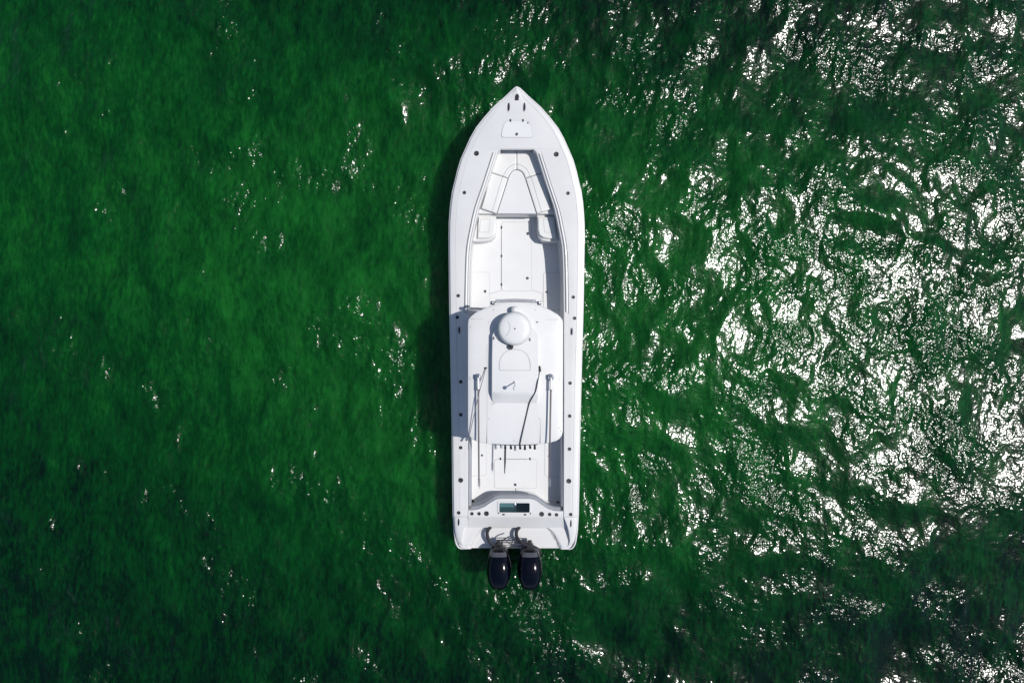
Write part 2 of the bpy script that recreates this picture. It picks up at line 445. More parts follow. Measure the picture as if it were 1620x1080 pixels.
def build_deck():
    """Gunwale cap: side strips, the closed foredeck and the transom top, with a rounded outer edge and the grab-rail channels."""
    vs, fs = [], []
    def strip(rows):
        base = len(vs); n = len(rows[0])
        for r in rows: vs.extend(r)
        for i in range(len(rows)-1):
            for k in range(n-1):
                a = base+i*n+k; fs.append((a, a+1, a+n+1, a+n))
    def outer(v):
        h = hw(v); z = sheer(v); f = min(1.0, h/20.0)
        e = min(9.0, h*0.45)
        return [(h, z-0.085), (h+0.25*f, z-0.055), (h-0.9*f, z-0.016), (h-e*0.5, z-0.005), (h-e, z-0.001), (h-e-0.35*f, z-0.009), (h-e-0.75*f, z)]
    vb = [138.5, 140, 143, 146, 149, 153, 158, 164, 170, 178, 187, 195, 203, 211, 220, 228, 235]
    for sgn in (1, -1):
        rows = []
        for v in vb:
            z = sheer(v); o = outer(v); last = o[-1][0]
            cols = o + [(last*f, z+0.012*(1-f*f)) for f in (0.75, 0.5, 0.25, 0.0)]
            rows.append([(sgn*W(x, v, zz)[0], W(x, v, sheer(v))[1], zz) for x, zz in cols])
        strip(rows)
        # side decks
        vsd = [235, 236, 237, 238.5, 240, 245, 252, 262, 274, 287, 300, 315, 330, 345, 360, 375, 390, 405, 430, 460, 485, 494, 497, 499, 530, 580, 640, 700, 760, 800, 806, 812, 817]
        rows = []
        for v in vsd:
            z = sheer(v); o = outer(v); p = opn(max(v, 236)); chn = 1.0 if 241 <= v <= 496 else 0.0
            if v < 236.5: p = 25.0
            d = 0.02*chn; co = p+8.4; ci = p+2.6
            if v > 806: p = 75.2
            cols = o + [((o[-1][0]+co)/2, z+0.004), (co, z), (co-0.25, z-d), (ci+0.25, z-d), (ci, z), (p+0.8, z-0.003), (p+0.1, z-0.02), (p, z-0.05)]
            if v < 236.5: cols = o + [(o[-1][0]*(1-q)+p*q, z+0.005) for q in (0.4, 0.7, 0.8, 0.85, 0.9, 0.94, 0.97, 1.0)]
            rows.append([(sgn*W(x, v, zz)[0], W(x, v, z)[1], zz) for x, zz in cols])
        strip(rows)
    # foredeck lip in front of the cockpit opening
    rows = []
    for dv, dz in ((235, 0.006), (236, 0.0), (236.6, -0.02), (236.8, -0.06)):
        rows.append([(W(x, dv, 1.36)[0], W(x, dv, sheer(235))[1], sheer(235)+dz) for x in np.linspace(-25, 25, 11)])
    strip(rows)
    return mesh('gunwale_deck', vs, fs, GEL, boat, smooth=40)
deck = build_deck()

# transom top with the bulge for the livewell
TR = [(-75.2, 806.5), (-70, 806.5), (-60, 805), (-50, 801), (-40, 794), (-31.5, 789), (-24, 788), (0, 788), (22, 788), (30.5, 790), (39, 796), (49, 803), (59, 806.7), (70, 807.5), (75.2, 807.5)]
def tr_v(x): return float(np.interp(x, [a for a, b in TR], [b for a, b in TR]))
LW = (-26.5, 22.5, 794.5, 810.5)              # livewell opening (half widths from the axis, rows)
def build_transom():
    vs, fs = [], []
    z = 1.022
    xs = sorted(set([float(x) for x in np.linspace(-75.2, 75.2, 61)] + [LW[0], LW[1]]))
    def col(x): return [tr_v(x), tr_v(x)+0.8, LW[2], LW[3], 817.0, 818.2, 826.0, 834.0]
    zz = [z-0.035, z, z, z, z, z-0.012, z-0.115, z-0.20]
    idx = []
    for x in xs:
        c = col(x); r = []
        for k, v in enumerate(c):
            if k == 2: v = max(v, c[1]+0.01)
            if k == 3: v = max(v, c[1]+0.02)
            X = W(x, v, z)[0]; Y = W(x, v, zz[k] if k > 4 else z)[1]; vs.append((X, Y, zz[k])); r.append(len(vs)-1)
        idx.append(r)
    for i in range(len(xs)-1):
        for k in range(7):
            if k == 2 and xs[i] >= LW[0]-1e-6 and xs[i+1] <= LW[1]+1e-6: continue
            fs.append((idx[i][k], idx[i+1][k], idx[i+1][k+1], idx[i][k+1]))
    return mesh('transom', vs, fs, GEL, boat, smooth=35)
transom = build_transom()

# stern platform and the side horns that run down to it
def build_stern():
    vs, fs = [], []
    zt, zp, zw = 1.022, 0.822, 0.66
    # platform top with a splash well: rows v, columns half widths
    rows_v = [834, 838, 843, 850, 856, 862, 866, 868.3]
    xs = [float(x) for x in np.linspace(-88, 88, 89)]
    def well(x, v):
        # left edge swings out towards the stern, the same on the right
        e = 48 + 24*min(1, max(0, (v-834)/32.0))**0.55
        d = (e - abs(x))/3.2
        q = min(1.0, max(0.0, d)); q = q*q*(3-2*q)
        f = min(1.0, max(0.0, (v-833.5)/2.6))
        return q*f
    idx = []
    fine_v = [833.6, 834.6, 835.2, 835.8, 836.4, 837.5, 839, 841, 843, 846, 850, 854, 858, 862, 865, 867, 868.3]
    for v in fine_v:
        r = []
        lim = hw(min(v, 866.8))-(7.5 if v < 855 else 3.5)
        for x in xs:
            xx = x/88.0*lim
            X, Y, _ = W(xx, v, zp)
            vs.append((X, Y, zp - 0.085*well(xx, v))); r.append(len(vs)-1)
        idx.append(r)
    for i in range(len(idx)-1):
        for k in range(len(xs)-1): fs.append((idx[i][k], idx[i][k+1], idx[i+1][k+1], idx[i+1][k]))
    # aft face
    last = idx[-1]; b = []
    for q in last: vs.append((vs[q][0], vs[q][1]-0.01, 0.15)); b.append(len(vs)-1)
    for k in range(len(last)-1): fs.append((last[k], last[k+1], b[k+1], b[k]))
    o = mesh('stern_platform', vs, fs, GEL, boat, smooth=40)
    # horns
    for sgn in (1, -1):
        vs2, fs2 = [], []
        vv = [817, 822, 828, 834, 840, 846, 852, 858, 863, 866.5, 868.2]
        for v in vv:
            h = hw(min(v, 867.5)); z = float(np.interp(v, [817, 826, 840, 856, 866, 868.2], [1.02, 1.018, 0.985, 0.905, 0.84, 0.822]))
            inn = float(np.interp(v, [817, 824, 835, 848, 860, 868.2], [75.2, 78.5, 82.5, 85.0, 86.0, 82.0]))
            inn = min(inn, h-4)
            for x, zz in ((h, z-0.085), (h+0.2, z-0.05), (h-1.0, z-0.022), (h-5, z-0.006), (h-8.5 if h-8.5 > inn+1 else inn+2, z), (inn+0.8, z-0.002), (inn, z-0.02), (inn-0.6, min(z-0.03, 0.80))):
                X, Y, _ = W(x, v, 1.0); vs2.append((sgn*X, Y, zz))
        n = 8
        for i in range(len(vv)-1):
            for k in range(n-1):
                a = i*n+k; fs2.append((a, a+1, a+n+1, a+n))
        mesh('stern_corner', vs2, fs2, GEL, boat, smooth=45)
    # filler between the step and the horns' inner faces
    for sgn in (1, -1):
        vs3, fs3 = [], []; base = 0
        for v, zz in ((818.2, 0.99), (822, 0.94), (826, 0.905), (830, 0.86), (834.6, zp)):
            for x in (75.0, 84.5):
                X = W(x, v, 0.95)[0]; Y = W(x, v, zz)[1]; vs3.append((sgn*X, Y, zz-0.0015))
        for i in range(4):
            a = base+i*2; fs3.append((a, a+1, a+3, a+2))
        mesh('corner_step', vs3, fs3, GEL, boat, smooth=0)
    return o
stern = build_stern()

# cockpit sole and liner
def build_liner():
    vv = [236.8, 240, 262, 287, 315, 330, 345, 360, 375, 390, 405, 430, 460, 500, 580, 700, 806.5]
    vs, fs = [], []
    for sgn in (1, -1):
        base = len(vs)
        for v in vv:
            x, y, _ = W(opn(v), v, sheer(v))
            vs += [(sgn*x, y, sheer(v)-0.045), (sgn*(x+0.004), y, FLOOR+0.04), (sgn*(x-0.035), y, FLOOR-0.002)]
        for i in range(len(vv)-1):
            for k in range(2):
                a = base+i*3+k; fs.append((a, a+1, a+4, a+3))
    base = len(vs)
    xs = np.linspace(-75.2, 75.2, 61)
    for x in xs:
        X, Y, _ = W(float(x), tr_v(float(x)), 1.02)
        vs += [(X, Y, 0.99), (X, Y+0.0, FLOOR+0.05), (X, Y+0.05, FLOOR-0.002)]
    for i in range(len(xs)-1):
        for k in range(2):
            a = base+i*3+k; fs.append((a, a+1, a+4, a+3))
    base = len(vs)
    for x in (-26, 26):
        X, Y, _ = W(x, 236.8, 1.36); vs += [(X, Y, 1.33), (X, Y+0.10, 0.9)]
    fs.append((base, base+1, base+3, base+2))
    return mesh('cockpit_liner', vs, fs, GEL, boat, smooth=30)
liner = build_liner()

def build_sole():
    P = []
    vv = [238, 287, 345, 400, 460, 580, 700, 806]
    for v in vv: P.append((W(opn(v)+1, v, sheer(v))[0]+0.01, W(0, v, sheer(v))[1]))
    xs = np.linspace(75, -75, 31)
    Q = [(W(float(x), 1, 1.02)[0], W(0, tr_v(float(x))+0.8, 1.02)[1]) for x in xs]
    M = [(-x, y) for x, y in reversed(P)]
    return plate_m('cockpit_sole', P + Q + M, FLOOR, 0.05, SOLE, boat, bev=0.003)
sole = build_sole()

# ---- fittings on the deck
def seat_z(v): return sheer(v)
def rod_holder(u, v, z, big=False, parent=None, tone=DSTEEL):
    R = 0.056 if big else 0.040
    prof = [(R, -0.03), (R, 0.009), (R*0.95, 0.014), (R*0.84, 0.014), (R*0.78, 0.008), (R*0.5, 0.0065), (R*0.3, 0.006)]
    return lathe('drink_holder' if big else 'rod_holder', prof, [tone, BLACK], parent or deck, L(u, v, z), 20, mi=[0, 0, 0, 1, 1, 1])
for u, v in ((734.7, 305), (898.5, 305.5), (725, 468), (907, 469.7), (729, 604), (729, 656), (729, 708), (902, 605.5), (901.3, 657.5), (901, 709.7), (723.5, 502), (909, 503), (725.8, 811), (903, 813)):
    rod_holder(u, v, sheer(v)+0.002)
for u, v in ((753.8, 243), (880, 244), (729, 759.5), (900, 760.3)): rod_holder(u, v, sheer(v)+0.002, True)
for u, v in ((746.7, 812.3), (758, 812.3), (869.7, 813), (880.5, 813.6)): rod_holder(u, v, 1.024, False, transom)
for u, v in ((769.7, 812), (857, 812.6)): rod_holder(u, v, 1.024, True, transom)

def cleat(u, v, z, ln=0.165, parent=None):
    x, y, _ = L(u, v, z)
    P, R = [], []
    for k in range(13):
        t = -1+2*k/12; P.append((0, t*ln/2, 0.030+0.010*t*t)); R.append(0.022*(1-abs(t)**2.2*0.75))
    o = tube('cleat', P, R, DSTEEL, parent or deck, seg=10, ell=0.6)
    foot = rrect(-0.022, -0.045, 0.022, 0.045, 0.018)
    me = o.data
    import bmesh
    bm = bmesh.new(); bm.from_mesh(me)
    for yy in (-0.026, 0.026):
        r = bmesh.ops.create_cone(bm, cap_ends=True, segments=10, radius1=0.017, radius2=0.011, depth=0.03)
        bmesh.ops.translate(bm, verts=r['verts'], vec=(0, yy, 0.014))
    bm.to_mesh(me); bm.free()
    o.location = (x, y, z)
    return o
for u, v in ((805, 170), (829.8, 170), (726.7, 522.5), (905, 524), (725.8, 825), (903, 826.5)):
    cleat(u, v, sheer(v) + (0.004 if v < 800 else 0.0), 0.19 if v < 200 else 0.17)

# anchor roller shield at the stem
def roller():
    pts = [(815, 158.3), (815, 152), (816, 149.5), (818, 148.2), (820, 149.5), (821, 152), (821, 158.3)]
    r = plate('anchor_roller', pts, sheer(152)+0.035, 0.03, DSTEEL, deck, bev=0.008)
    plate('roller_slot', [(817.2, 157.5), (817.2, 152), (818.8, 152), (818.8, 157.5)], sheer(152)+0.040, 0.006, BLACK, r, bev=0.001) if False else None
    return r
roller()

# foredeck anchor-locker hatch
def hatch(name, pts, z, m, parent, gask=GASK, gw=0.013, th=0.006):
    h = plate(name, pts, z+th, th, m, parent, bev=0.003)
    loop_ring('gasket', pts, z+th*0.55, gw, gask, h, h=0.004)
    return h
def hinge(u, v, z, parent, ang=0.0):
    x, y, _ = L(u, v, z)
    o = box('hinge', (0, 0, 0.005), (0.034, 0.058, 0.012), DSTEEL, parent, bev=0.004); o.location = (x, y, z); o.rotation_euler.z = ang
    return o
def latch(u, v, z, parent, R=0.036):
    o = lathe('latch', [(R, 0), (R, 0.005), (R*0.8, 0.008), (R*0.74, 0.003), (R*0.3, 0.003), (R*0.28, 0.009), (0.002, 0.010)], [STEEL, BLACK], parent, L(u, v, z), 18, mi=[0, 0, 0, 1, 1, 0])
    b = o
    return o
za = sheer(204)+0.013
ah = hatch('anchor_locker_hatch', [(804, 191.5), (811, 191.2), (826, 191.2), (833, 191.5), (836.5, 193), (839, 198), (841.5, 206), (842.8, 213), (841.8, 216), (839, 217), (817, 217), (797, 217), (794, 216), (793.2, 213), (794.5, 206), (797, 198), (800, 193)], za, SKID, boat, gask=PALEG, gw=0.010)
hinge(807.5, 191.2, za+0.006, ah); hinge(827.2, 191.2, za+0.006, ah); latch(817.5, 212.3, za+0.006, ah, 0.034)
latch(835.3, 194.6, za+0.004, ah, 0.022)
yh = L(817, 204, za)[1]
for o in [ah] + list(ah.children):               # lie along the foredeck's sheer
    if o.location.length < 1e-6:
        for p in o.data.vertices: p.co.z += 0.092*(p.co.y - yh)
    else: o.location.z += 0.092*(o.location.y - yh)

# bow seating
BZ = 0.965
def mirror(pts): return [(2*817.6-u, v) for u, v in reversed(pts)]
base_pts = [(792.5, 236), (843, 236), (847, 240.5), (863, 287), (877, 328), (880, 338.2), (849.5, 338.2), (785.5, 338.2), (755.3, 338.2), (758.5, 328), (772.5, 287), (788.5, 240.5)]
bow_base = plate('bow_seat_base', base_pts, BZ, 0.50, GEL, boat, bev=0.012)
lf = [(787.5, 238.6), (817.3, 238.2), (817.3, 267.6), (813.5, 268.6), (809.5, 271), (806.3, 275), (803.6, 281.5), (777.8, 272.8)]
ls = [(777.3, 273.6), (803.2, 282.3), (785.6, 337.4), (762.2, 330)]
for pts in (lf, mirror(lf), ls, mirror(ls)):
    c = plate('bow_cushion', pts, BZ+0.085, 0.085, VINYL, boat, bev=0.012, crown=0.006)
    front = len(pts) == 8
    right = max(p[0] for p in pts) > 825
    if front:
        arc = [(817.3, 259.6), (812, 260.6), (806.5, 263.6), (801.5, 268.5), (798.2, 274), (796.3, 279)]
    else:
        arc = [(794.8, 279.6), (778.6, 335)]
    if right: arc = [(2*817.6-a, b) for a, b in arc]
    loop_ring('stitch_seam', arc, BZ+0.0925, 0.010, SEAM, c, h=0.002, closed=False)
fil = [(817.6, 269), (813.8, 269.8), (810, 272), (807, 276), (804.4, 282.5), (786.6, 338), (848.6, 338), (830.8, 282.5), (828.2, 276), (825.2, 272), (821.4, 269.8)]
filler = plate('bow_platform_lid', fil, BZ+0.045, 0.045, SKID, boat, bev=0.012)
loop_ring('gap_shade', offs([(a, b) for a, b in fil], -0.55), BZ+0.004, 0.012, GASK, filler, h=0.003)  # dark ribbon painted as the shade in the gap round the lid
# the two small seats behind it
sb = [(753.5, 338.4), (785.3, 338.4), (785.0, 366), (783, 374), (777, 380), (768, 382.0), (744.8, 382.0)]
sc = [(757.5, 343.2), (784, 343.2), (783.6, 364), (781.2, 371.5), (775, 376), (768, 377), (755.8, 377)]
for pts, cpts in ((sb, sc), (mirror(sb), mirror(sc))):
    s = plate('seat_box', pts, 0.80, 0.35, GEL, boat, bev=0.02)
    c = plate('seat_cushion', cpts, 0.875, 0.075, VINYL, boat, bev=0.014, crown=0.005)
    ins = [(760.5, 347), (775.5, 347), (773.5, 367.5), (758.5, 367.5)]
    if cpts is not sc: ins = mirror(ins)
    loop_ring('stitch_seam', ins, 0.8815, 0.007, SEAM, c, h=0.002)

# grab rails in the gunwale channels
for sgn in (1, -1):
    path = []
    for v in [242, 246, 254, 264, 276, 287, 300, 315, 330, 345, 360, 375, 390, 405, 430, 460, 485, 493]:
        x, y, z = W(opn(v)+5.5, v, sheer(v)+0.012); path.append((sgn*x, y, z))
    r = tube('grab_rail', path, 0.026, GEL, boat, seg=12, ell=0.8)
    for v in (244, 301, 365, 430, 491):
        x, y, z = W(opn(v)+5.5, v, sheer(v)-0.012)
        lathe('stanchion', [(0.014, -0.03), (0.014, 0.03)], STEEL, r, (sgn*x, y, z), 10)

# cockpit coaming bolsters (grey pads round the after cockpit)
def bolster(path, name='coaming_bolster'):
    return tube(name, path, 0.05, GREYV, boat, seg=12, ell=2.2)
for sgn in (1, -1):
    bolster([(sgn*(W(75.2, v, 1.03)[0]-0.022), W(0, v, 1.03)[1], 0.87) for v in (600, 660, 720, 780, 801)])
bolster([(W(x, 0, 1.02)[0], W(0, tr_v(x), 1.02)[1]+0.025, 0.87) for x in [float(q) for q in np.linspace(-71, 71, 40)]])

# ---- hatches in the sole
fz = FLOOR
h1 = hatch('fish_box_hatch', rrect(793.7, 351.5, 841, 460, 4), fz, SOLE, boat, gask=PALEG, gw=0.011)
loop_ring('hinge_gap', [(793.6, 356), (793.6, 457)], fz+0.007, 0.013, GASK, h1, h=0.004, closed=False)
for v in (360, 405, 450): hinge(793.7, v, fz+0.006, h1)
latch(835.3, 369.6, fz+0.006, h1); latch(834.7, 440, fz+0.006, h1)
h2 = hatch('deck_hatch', [(743.2, 434), (745.5, 431), (772, 431), (774.3, 433.3), (774.3, 488), (743.2, 488)], fz, SOLE, boat, gask=PALEG, gw=0.009)
hinge(743.4, 440.4, fz+0.006, h2); latch(767.8, 461, fz+0.006, h2)
h3 = hatch('deck_hatch', [(860, 433.3), (862.3, 431), (888, 431), (889.5, 434), (889.5, 490), (860, 490)], fz, SOLE, boat, gask=GASK, gw=0.010)
hinge(887.4, 441, fz+0.006, h3); latch(865, 461.8, fz+0.006, h3, 0.03)
for pts in ([(774.3, 465), (793.8, 459.5)], [(841, 458.6), (858.3, 463.5)], [(858.3, 463.5), (858.6, 478)]):
    loop_ring('moulded_seam', pts, fz+0.003, 0.009, PALEG, sole, h=0.004, closed=False)
h4 = hatch('stern_hatch', rrect(782.5, 726, 849.3, 772, 4), fz, SOLE, boat, gask=PALEG, gw=0.012)
loop_ring('hinge_gap', [(800, 726), (834, 726)], fz+0.007, 0.013, GASK, h4, h=0.004, closed=False)
hinge(792, 725.5, fz+0.006, h4); hinge(838.8, 725.5, fz+0.006, h4); latch(815.5, 766.2, fz+0.006, h4, 0.035)
h5 = hatch('side_hatch', [(741.8, 640), (769.5, 640), (769.5, 749.5), (767.3, 751.8), (741.8, 752.6)], fz, SOLE, boat, gask=PALEG, gw=0.010)
latch(762.8, 720, fz+0.006, h5, 0.028)
h6 = hatch('side_hatch', [(862.2, 640), (889, 640), (889, 753.4), (864.5, 753), (862.2, 750.7)], fz, SOLE, boat, gask=PALEG, gw=0.010)
latch(867.5, 721, fz+0.006, h6, 0.022)
for u, v in ((747.6, 792.6), (883, 795)):
    lathe('drain', [(0.045, 0), (0.045, 0.004), (0.03, 0.005), (0.028, 0.002), (0.004, 0.002)], [STAIN, BLACK], sole, L(u, v, fz), 16, mi=[0, 0, 0, 1])
box('deck_button', (*L(816.3, 774, fz)[:2], fz+0.006), (0.018, 0.04, 0.012), DSTEEL, sole, bev=0.003)

# ---- centre console, leaning post and hardtop frame (mostly under the hardtop)
def build_console():
    c = plate('console', rrect(784, 487, 849, 585, 6), 1.28, 0.82, GEL, boat, bev=0.04)
    plate('console_seat', rrect(788, 481, 845, 497, 4), 0.92, 0.46, VINYL, c, bev=0.03)
    vs = []; fs = []
    for x, v in ((-30, 500), (-24, 492), (0, 489), (24, 492), (30, 500)):
        X, Y, _ = W(x, v, 1.3); vs += [(X, Y, 1.27), (X*0.92, Y-0.28, 2.30)]
    for i in range(4): fs.append((2*i, 2*i+2, 2*i+3, 2*i+1))
    mesh('windshield', vs, fs, GLASS, c, smooth=40)
    plate('helm_panel', rrect(790, 560, 843, 580, 3), 1.36, 0.08, BLACK, c, bev=0.01)
    p = plate('leaning_post', rrect(784, 622, 848, 664, 5), 1.02, 0.56, GEL, boat, bev=0.03)
    plate('helm_seat', rrect(785, 618, 815, 652, 5), 1.14, 0.12, VINYL, p, bev=0.03)
    plate('helm_seat', rrect(817, 618, 847, 652, 5), 1.14, 0.12, VINYL, p, bev=0.03)
    for sx in (-1, 1):
        for v0, v1 in ((500, 512), (612, 640)):
            x0, y0, _ = W(36*sx, v0, FLOOR); x1, y1, _ = W(44*sx, v1, 2.5)
            tube('hardtop_leg', [(x0, y0, FLOOR), (x1, y1, 2.52)], 0.028, STEEL, boat, seg=12)
build_console()

HT = 2.58
ht_pts = [(739.2, 515), (739.6, 508), (741, 504), (745, 499.5), (753, 493.3), (762, 489.2), (770, 486), (780, 482.2), (790, 479.4), (803, 477.9), (816, 477.4), (830, 477.9), (842, 479.8),
          (852, 482.5), (861, 486), (870, 490), (881.5, 496.8), (886, 500.8), (888.8, 504.8), (890, 509), (890, 560), (890, 620), (890, 682), (888.6, 688.5), (884.5, 694), (879, 697.5), (870, 700), (857, 702), (836, 703.4),
          (815, 703.8), (793, 703.3), (771, 702), (760, 700.2), (751, 697.2), (745, 693.5), (741, 688.5), (739.2, 682), (739.2, 620), (739.2, 560)]
def build_hardtop():
    """Thin shell with a soft crown: rings scaled in towards the middle."""
    P = [Vector(L(u, v, HT)[:2]) for u, v in ht_pts]
    n = len(P)
    rings = [(0.03, -0.075), (0.004, -0.06), (0.0, -0.03), (0.008, -0.008), (0.03, 0.0), (0.12, 0.010), (0.30, 0.020), (0.55, 0.028)]
    vs, fs = [], []
    for d, dz in rings:
        Q = offs(P, d)
        if d > 0.1:
            c = Vector((0, sum(p.y for p in P)/n))
            f = 1 - d/1.02
            Q = [Vector((p.x*f, c.y+(p.y-c.y)*(1-d/1.5))) for p in P]
        vs += [(q.x, q.y, HT+dz) for q in Q]
    for r in range(len(rings)-1):
        for i in range(n):
            j = (i+1) % n; fs.append((r*n+i, r*n+j, (r+1)*n+j, (r+1)*n+i))
    fs.append(tuple((len(rings)-1)*n+i for i in range(n))); fs.append(tuple(range(n-1, -1, -1)))
    return mesh('hardtop', vs, fs, ROOF, boat, smooth=40)
hardtop = build_hardtop()
RZ = HT+0.028

def build_pod():
    """Raised box along the middle of the hardtop, ramping down into it towards the stern."""
    vs, fs = [], []
    rows = [(530, 0.0, 20), (530.5, 0.10, 22), (532, 0.135, 25), (534, 0.15, 34), (540, 0.15, 36.5), (570, 0.15, 37), (600, 0.15, 37), (618, 0.148, 37), (622, 0.138, 37), (627, 0.09, 37), (632, 0.045, 36.5), (637, 0.010, 35), (639.5, -0.02, 33)]
    rows = [(493, 0.0, 6), (493.5, 0.09, 7), (496, 0.12, 10), (503, 0.13, 15), (512, 0.14, 21), (520, 0.15, 28), (527, 0.15, 35.0), (531, 0.15, 36.6)] + rows[4:]
    prof = [(-1.0, -0.06), (-1.0, 0.80), (-0.992, 0.93), (-0.97, 1.0), (-0.5, 1.03), (0, 1.04), (0.5, 1.03), (0.97, 1.0), (0.992, 0.93), (1.0, 0.80), (1.0, -0.06)]
    for v, h, w_ in rows:
        for a, b in prof:
            zz = RZ + (h*b if b > 0 else -0.05)
            x, y, _ = W(w_*a - 2.6, v, RZ+0.10); vs.append((x, y, zz))
    n = len(prof)
    for i in range(len(rows)-1):
        for k in range(n-1):
            a = i*n+k; fs.append((a, a+1, a+n+1, a+n))
    fs.append(tuple(range(n)))
    return mesh('roof_pod', vs, fs, ROOF, hardtop, smooth=32)
pod = build_pod()
PZ = RZ+0.157
dh = [(789.3, 584), (789.3, 574), (791.5, 566), (796, 559), (803, 554.2), (813.8, 552.3), (825, 554.2), (832, 559), (836, 566), (838.2, 574), (838.2, 584), (836.5, 585.6), (791, 585.6)]
loop_ring('panel_seam', dh, PZ+0.003, 0.009, PALEG, hardtop, h=0.006)
for u in (769.8, 854.2):
    loop_ring('roof_seam', [(u, 545), (u, 701)], RZ-0.004, 0.007, PALEG, hardtop, h=0.012, closed=False)
arc = [(776, 640), (783, 637), (795, 633.6), (812, 631.8), (824, 633), (833, 636.2), (837.5, 640)]
loop_ring('roof_seam', arc, RZ+0.006, 0.008, PALEG, hardtop, h=0.02, closed=False)
for (a, b, c, d) in ((744, 504.4, 772, 505.8), (853, 505.8, 884, 505)):
    loop_ring('roof_seam', [(a, b), (c, d)], RZ-0.013, 0.006, PALEG, hardtop, h=0.012, closed=False)
for u, v in ((743.5, 517.5), (884.5, 517.5), (742.8, 597.5), (742.8, 600.5), (885, 597.5), (885, 601), (884, 677), (886, 681), (772.5, 662), (852.3, 662), (772, 509.5), (849, 509.5), (780, 490), (846, 490), (812.5, 697)):
    edge = min(abs(u-739), abs(890-u), abs(v-478)*0.8, abs(704-v))
    zz = HT + float(np.interp(edge, [0, 3, 10, 25, 45], [-0.02, 0.001, 0.011, 0.019, 0.026]))
    lathe('screw_cap', [(0.011, -0.01), (0.011, 0.004), (0.006, 0.006)], SEAM, hardtop, L(u, v, zz), 10)

# radar dome and the small antenna dome in front of it
rd = lathe('radar_dome', [(0.20, -0.02), (0.22, 0.02), (0.335, 0.05), (0.345, 0.085), (0.342, 0.13), (0.328, 0.18), (0.305, 0.212), (0.285, 0.224), (0.21, 0.231), (0.10, 0.236), (0.005, 0.238)], ROOF, boat, L(812.8, 519.7, PZ+0.15), 48)
rd.location.z = PZ+0.01
lathe('base_ring', [(0.347, 0.088), (0.349, 0.092), (0.349, 0.104), (0.346, 0.108)], GREYV, rd, (0, 0, 0), 48)
lathe('cap_button', [(0.016, 0.236), (0.016, 0.243), (0.004, 0.245)], BLACK, rd, (0.012, -0.004, 0), 12)
pts = []
for k in range(9):
    a = math.radians(-52 + k*11.5)
    pts.append((-0.30+0.21*math.cos(a), 0.02+0.21*math.sin(a)*1.0))
def dome_z(r): return float(np.interp(r, [0, 0.10, 0.21, 0.285, 0.305, 0.328], [0.238, 0.236, 0.231, 0.224, 0.212, 0.18]))
tube('moulded_seam', [(x, y, dome_z(math.hypot(x, y))+0.0005) for x, y in pts], 0.004, SEAM, rd, seg=6)
ad = lathe('antenna_dome', [(0.085, -0.02), (0.085, 0.10), (0.078, 0.15), (0.05, 0.185), (0.003, 0.20)], ROOF, boat, L(813.5, 490.5, RZ+0.1), 28)
ad.location.z = RZ-0.004
# black ring light behind the radar
hn = empty('anchor_light', boat, L(806.8, 548.2, PZ+0.05)); hn.location.z = PZ
ring_pts = [(0.05*math.cos(2*math.pi*k/20), 0.05*math.sin(2*math.pi*k/20), 0.045) for k in range(21)]
tube('ring', ring_pts, 0.012, BLACK, hn, seg=8, cap=False)
tube('bracket', [(0.04, 0.03, 0.045), (0.065, 0.05, 0.045), (0.095, 0.055, 0.04), (0.12, 0.06, 0.0)], 0.02, BLACK, hn, seg=8)
lathe('lamp_foot', [(0.03, 0.0), (0.03, 0.02), (0.012, 0.03), (0.012, 0.05)], BLACK, hn, (0, 0.0, 0.0), 14)
# small fittings by the dome
for u, v in ((782.5, 534.5), (839.5, 536.5)):
    o = box('roof_clip', (0, 0, 0.012), (0.045, 0.06, 0.03), ROOF, hardtop, bev=0.008); o.location = L(u, v, PZ)
    box('clip_pin', (*L(u-1.6, v+0.6, PZ)[:2], PZ+0.02), (0.016, 0.055, 0.03), GREYV, hardtop, bev=0.004)
lathe('screw_cap', [(0.016, -0.02), (0.016, 0.01), (0.006, 0.014)], DSTEEL, hardtop, L(849, 509.3, RZ-0.006), 12)

# leaning antenna mast with a mushroom head
x0, y0, _ = L(814, 603.5, PZ)
mast = tube('antenna_mast', [(x0, y0, PZ-0.01), (x0-0.006, y0-0.11, PZ+0.36)], 0.012, ROOF, boat, seg=10)
lathe('mushroom_head', [(0.012, -0.02), (0.036, 0.0), (0.04, 0.02), (0.03, 0.045), (0.004, 0.055)], ROOF, mast, (x0-0.006, y0-0.112, PZ+0.36), 18)
lathe('mast_foot', [(0.035, 0), (0.033, 0.012), (0.015, 0.02)], ROOF, mast, (x0, y0, PZ-0.003), 16)

# light bar under the hardtop's leading edge
lb = empty('light_bar', boat, (0, 0, 0))
zl = 2.49
tube('bar', [L(783, 476.6, zl), L(800, 475.4, zl), L(815, 475.0, zl), L(832, 475.4, zl), L(847, 476.6, zl)], 0.032, PALEG, lb, seg=12)
for u, sgn in ((778.3, -1), (852.3, 1)):
    x, y, z = L(u, 479.2, zl)
    box('spotlight', (x, y, zl), (0.085, 0.075, 0.08), BLACK, lb, bev=0.02)
    box('spotlight_bracket', (x-sgn*0.055, y+0.015, zl), (0.05, 0.03, 0.05), STEEL, lb, bev=0.008)
    lathe('lens', [(0.03, 0.0), (0.03, 0.008), (0.004, 0.012)], STEEL, lb, (x-0.006, y+0.006, zl+0.038), 14)
for u in (786.5, 843):
    lathe('bar_clamp', [(0.04, -0.035), (0.04, 0.035)], GREYV, lb, L(u, 476.2, zl), 12)

